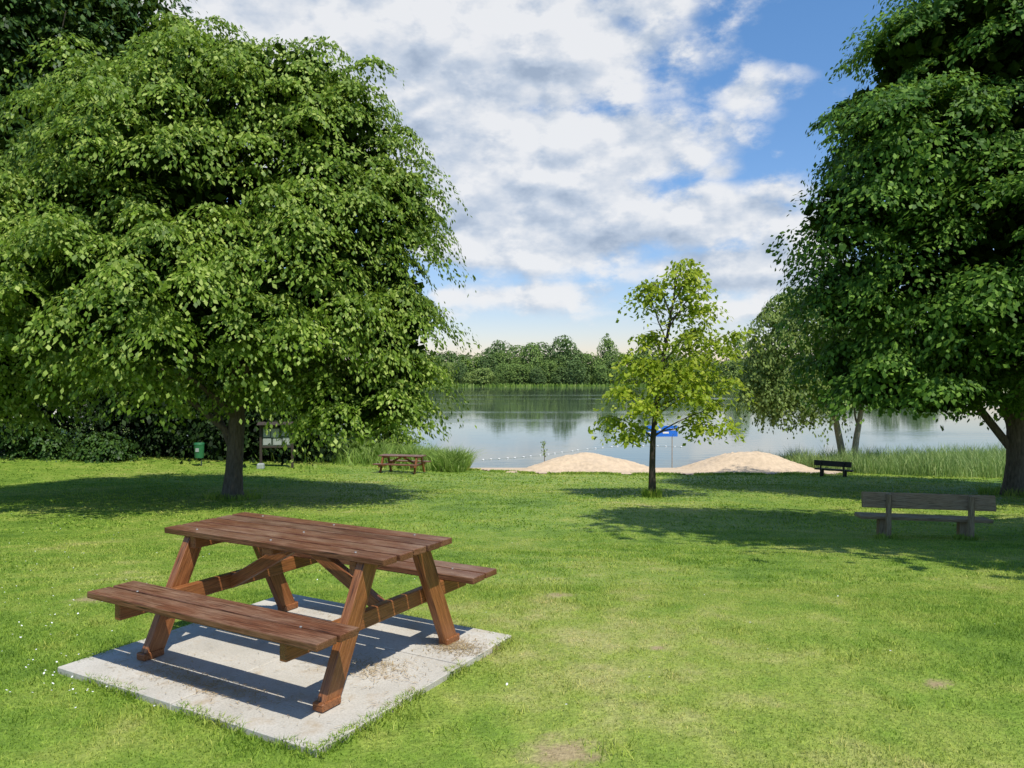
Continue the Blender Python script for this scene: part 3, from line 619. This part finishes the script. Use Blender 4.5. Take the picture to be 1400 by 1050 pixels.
b=(px2(744,34),34,gzf(px2(744,34),34));t=empty('leafy_shoot',b,0,label='thin leafy shoot sticking up beside the left sand heap',cat='plant')
top=H-(603-HZ)/F*34-b[2]
tv,tq=tube([(0,0,0),(.02,0,top*.5),(-.03,0,top*.8),(.08,0,top)],[.02,.016,.012,.006],6);link('stem',np_mesh('stem',tv,tq),M_bark,t)
n=40;f=rng.uniform(.45,1,n);pos=np.stack([rng.normal(0,.06,n),rng.normal(0,.05,n),f*top],-1);Ls=np.full(n,.12)
link('foliage',leafmesh('foliage',pos,rng.normal(size=(n,3))+[0,0,.6],rng.normal(size=(n,3)),Ls,Ls*.5),M_leafA,t)
bm=bmesh.new();bmesh.ops.create_uvsphere(bm,u_segments=10,v_segments=6,radius=.05);bme=bm_mesh('buoy',bm);bme.materials.append(M_white)
pts=[]
for i in range(26):
    f=i/25;px=662+f*270+random.uniform(-2,2);py=629-19*math.sin(f*1.5)+2*math.sin(f*7);pts.append((px2(px,1),py))
rp=[]
for i,(xr,py) in enumerate(pts):
    Yb=(H-WZ)*F/(py-HZ)
    o=link('buoy',bme,None,loc=(xr*Yb,Yb,WZ+.02));o.scale=(1.4,1,.7);tag(o,'small white buoy on the curved swimming line in the lake','buoy','buoys of the swimming line');rp.append((xr*Yb,Yb,WZ+.004))
tv,tq=tube(rp,[.005]*len(rp),5);tag(link('swimming_line',np_mesh('swimming_line',tv,tq),M_paper),'thin pale rope joining the white buoys on the lake','rope')

# ------------------------------------------------------------ light, sky
SD=(-.55,.835)
el_=R(60);d=Vector((SD[0],SD[1],0)).normalized()*math.cos(el_);d.z=-math.sin(el_)
s=bpy.data.lights.new('sun','SUN');s.energy=5.0;s.angle=R(.5);s.color=(1,.96,.88);so=bpy.data.objects.new('sun',s);C.objects.link(so);so.rotation_euler=d.to_track_quat('-Z','Y').to_euler()
w=bpy.data.worlds.new('World');bpy.context.scene.world=w;w.use_nodes=True;nt=w.node_tree;nt.nodes.clear()
out=N(nt,'ShaderNodeOutputWorld');sky=N(nt,'ShaderNodeTexSky',sky_type='NISHITA',sun_disc=False);sky.sun_elevation=el_;sky.sun_rotation=math.atan2(-SD[0],-SD[1]);sky.air_density=1.0;sky.dust_density=.3;sky.ozone_density=2.5
tc=N(nt,'ShaderNodeTexCoord');dv=tc.outputs['Generated'];sx=N(nt,'ShaderNodeSeparateXYZ');L(nt,dv,sx.inputs[0])
hs=N(nt,'ShaderNodeHueSaturation');hs.inputs['Saturation'].default_value=1.20;hs.inputs['Value'].default_value=1.15;L(nt,sky.outputs[0],hs.inputs['Color'])
low=ramp(nt,sx.outputs[2],[(0,(.80,.64,.66)),(.10,(.86,.76,.80)),(.22,(.92,.88,.92)),(.45,(1,1,1))])
bg=N(nt,'ShaderNodeBackground');bg.inputs[1].default_value=.15;L(nt,mix(nt,1.0,hs.outputs[0],low.outputs[0],'MULTIPLY'),bg.inputs[0])
az=math_(nt,'ARCTAN2',sx.outputs[0],sx.outputs[1]);ele=math_(nt,'ARCSINE',sx.outputs[2])
def aze(px,py):
    a=math.atan((px-700)/F);return a,math.atan((HZ-py)/F*math.cos(a))
def blobs(lst,floor):
    D=None
    for (px,py,rx,ry,wt) in lst:
        a,e=aze(px,py)
        q1=math_(nt,'POWER',math_(nt,'ABSOLUTE',math_(nt,'MULTIPLY',math_(nt,'SUBTRACT',az,a),F/rx)),2.0)
        q2=math_(nt,'POWER',math_(nt,'ABSOLUTE',math_(nt,'MULTIPLY',math_(nt,'SUBTRACT',ele,e),F/ry)),2.0)
        f=math_(nt,'MULTIPLY',math_(nt,'SUBTRACT',1.0,math_(nt,'SQRT',math_(nt,'ADD',q1,q2))),wt)
        D=f if D is None else math_(nt,'MAXIMUM',D,f)
    return math_(nt,'MAXIMUM',D,floor)
D=blobs(((430,70,340,200,1.3),(700,70,280,110,1.05),(850,10,150,40,.6),(850,205,155,65,1.0),(700,200,190,80,.85),(740,295,240,95,1.2),(960,300,170,55,1.05),(1010,370,170,45,.9),(985,235,34,20,.4),(1035,125,90,20,.26),(1080,330,90,50,.85),(700,405,230,30,.42),(960,425,180,26,.42)),-.36)
def dens_at(offz,det):
    m=N(nt,'ShaderNodeMapping');m.inputs['Scale'].default_value=(1,1,1.7);m.inputs['Location'].default_value=(3.1+offz*.25,1.7,.4+offz);L(nt,dv,m.inputs[0])
    n=N(nt,'ShaderNodeTexNoise');n.inputs['Scale'].default_value=7;n.inputs['Detail'].default_value=det;n.inputs['Roughness'].default_value=.6;L(nt,m.outputs[0],n.inputs['Vector'])
    wv=N(nt,'ShaderNodeVectorMath',operation='MULTIPLY_ADD');L(nt,n.outputs['Color'],wv.inputs[0]);wv.inputs[1].default_value=(.16,.16,.16);L(nt,m.outputs[0],wv.inputs[2])
    vo=N(nt,'ShaderNodeTexVoronoi',feature='SMOOTH_F1');vo.inputs['Scale'].default_value=17;vo.inputs['Smoothness'].default_value=.5;L(nt,wv.outputs[0],vo.inputs['Vector'])
    return math_(nt,'ADD',math_(nt,'MULTIPLY',math_(nt,'SUBTRACT',n.outputs['Fac'],.5),1.7),math_(nt,'MULTIPLY',math_(nt,'SUBTRACT',.45,vo.outputs['Distance']),.42))
b0=dens_at(0,8);b1=dens_at(.035,5)
dens=math_(nt,'ADD',D,b0)
al=N(nt,'ShaderNodeMapRange',interpolation_type='SMOOTHSTEP');al.inputs[1].default_value=-.10;al.inputs[2].default_value=.36;L(nt,dens,al.inputs[0])
sh=math_(nt,'MULTIPLY_ADD',math_(nt,'SUBTRACT',b0,b1),1.25,.72)
G=blobs(((790,325,200,34,.55),(600,130,180,70,.35),(960,350,150,26,.5),(730,100,120,30,.3),(500,160,120,60,.3),(640,300,80,50,.3),(850,225,120,18,.3),(1010,390,170,16,.35)),0.0)
sh=math_(nt,'SUBTRACT',sh,G)
cr=ramp(nt,sh,[(.08,(.40,.49,.63)),(.42,(.60,.68,.80)),(.82,(.95,.96,.98))])
bg2=N(nt,'ShaderNodeBackground');L(nt,cr.outputs[0],bg2.inputs[0]);bg2.inputs[1].default_value=.91
ms=N(nt,'ShaderNodeMixShader');hz=N(nt,'ShaderNodeMapRange');hz.inputs[1].default_value=-.02;hz.inputs[2].default_value=.08;L(nt,sx.outputs[2],hz.inputs[0])
L(nt,math_(nt,'MULTIPLY',math_(nt,'MULTIPLY',al.outputs[0],hz.outputs[0]),.94),ms.inputs[0]);L(nt,bg.outputs[0],ms.inputs[1]);L(nt,bg2.outputs[0],ms.inputs[2]);L(nt,ms.outputs[0],out.inputs[0])
w.cycles.sampling_method='MANUAL';w.cycles.sample_map_resolution=256

# ------------------------------------------------------------ camera
cam=bpy.data.cameras.new('camera');co=bpy.data.objects.new('camera',cam);C.objects.link(co);co.location=(0,0,H)
cam.sensor_width=36;cam.lens=36*F/1400;cam.clip_end=6000;cam.clip_start=.05
co.rotation_euler=(R(90)-math.atan((525-HZ)/F),0,0)
bpy.context.scene.camera=co
vs=bpy.context.scene.view_settings;vs.view_transform='Standard';vs.look='None';vs.exposure=0
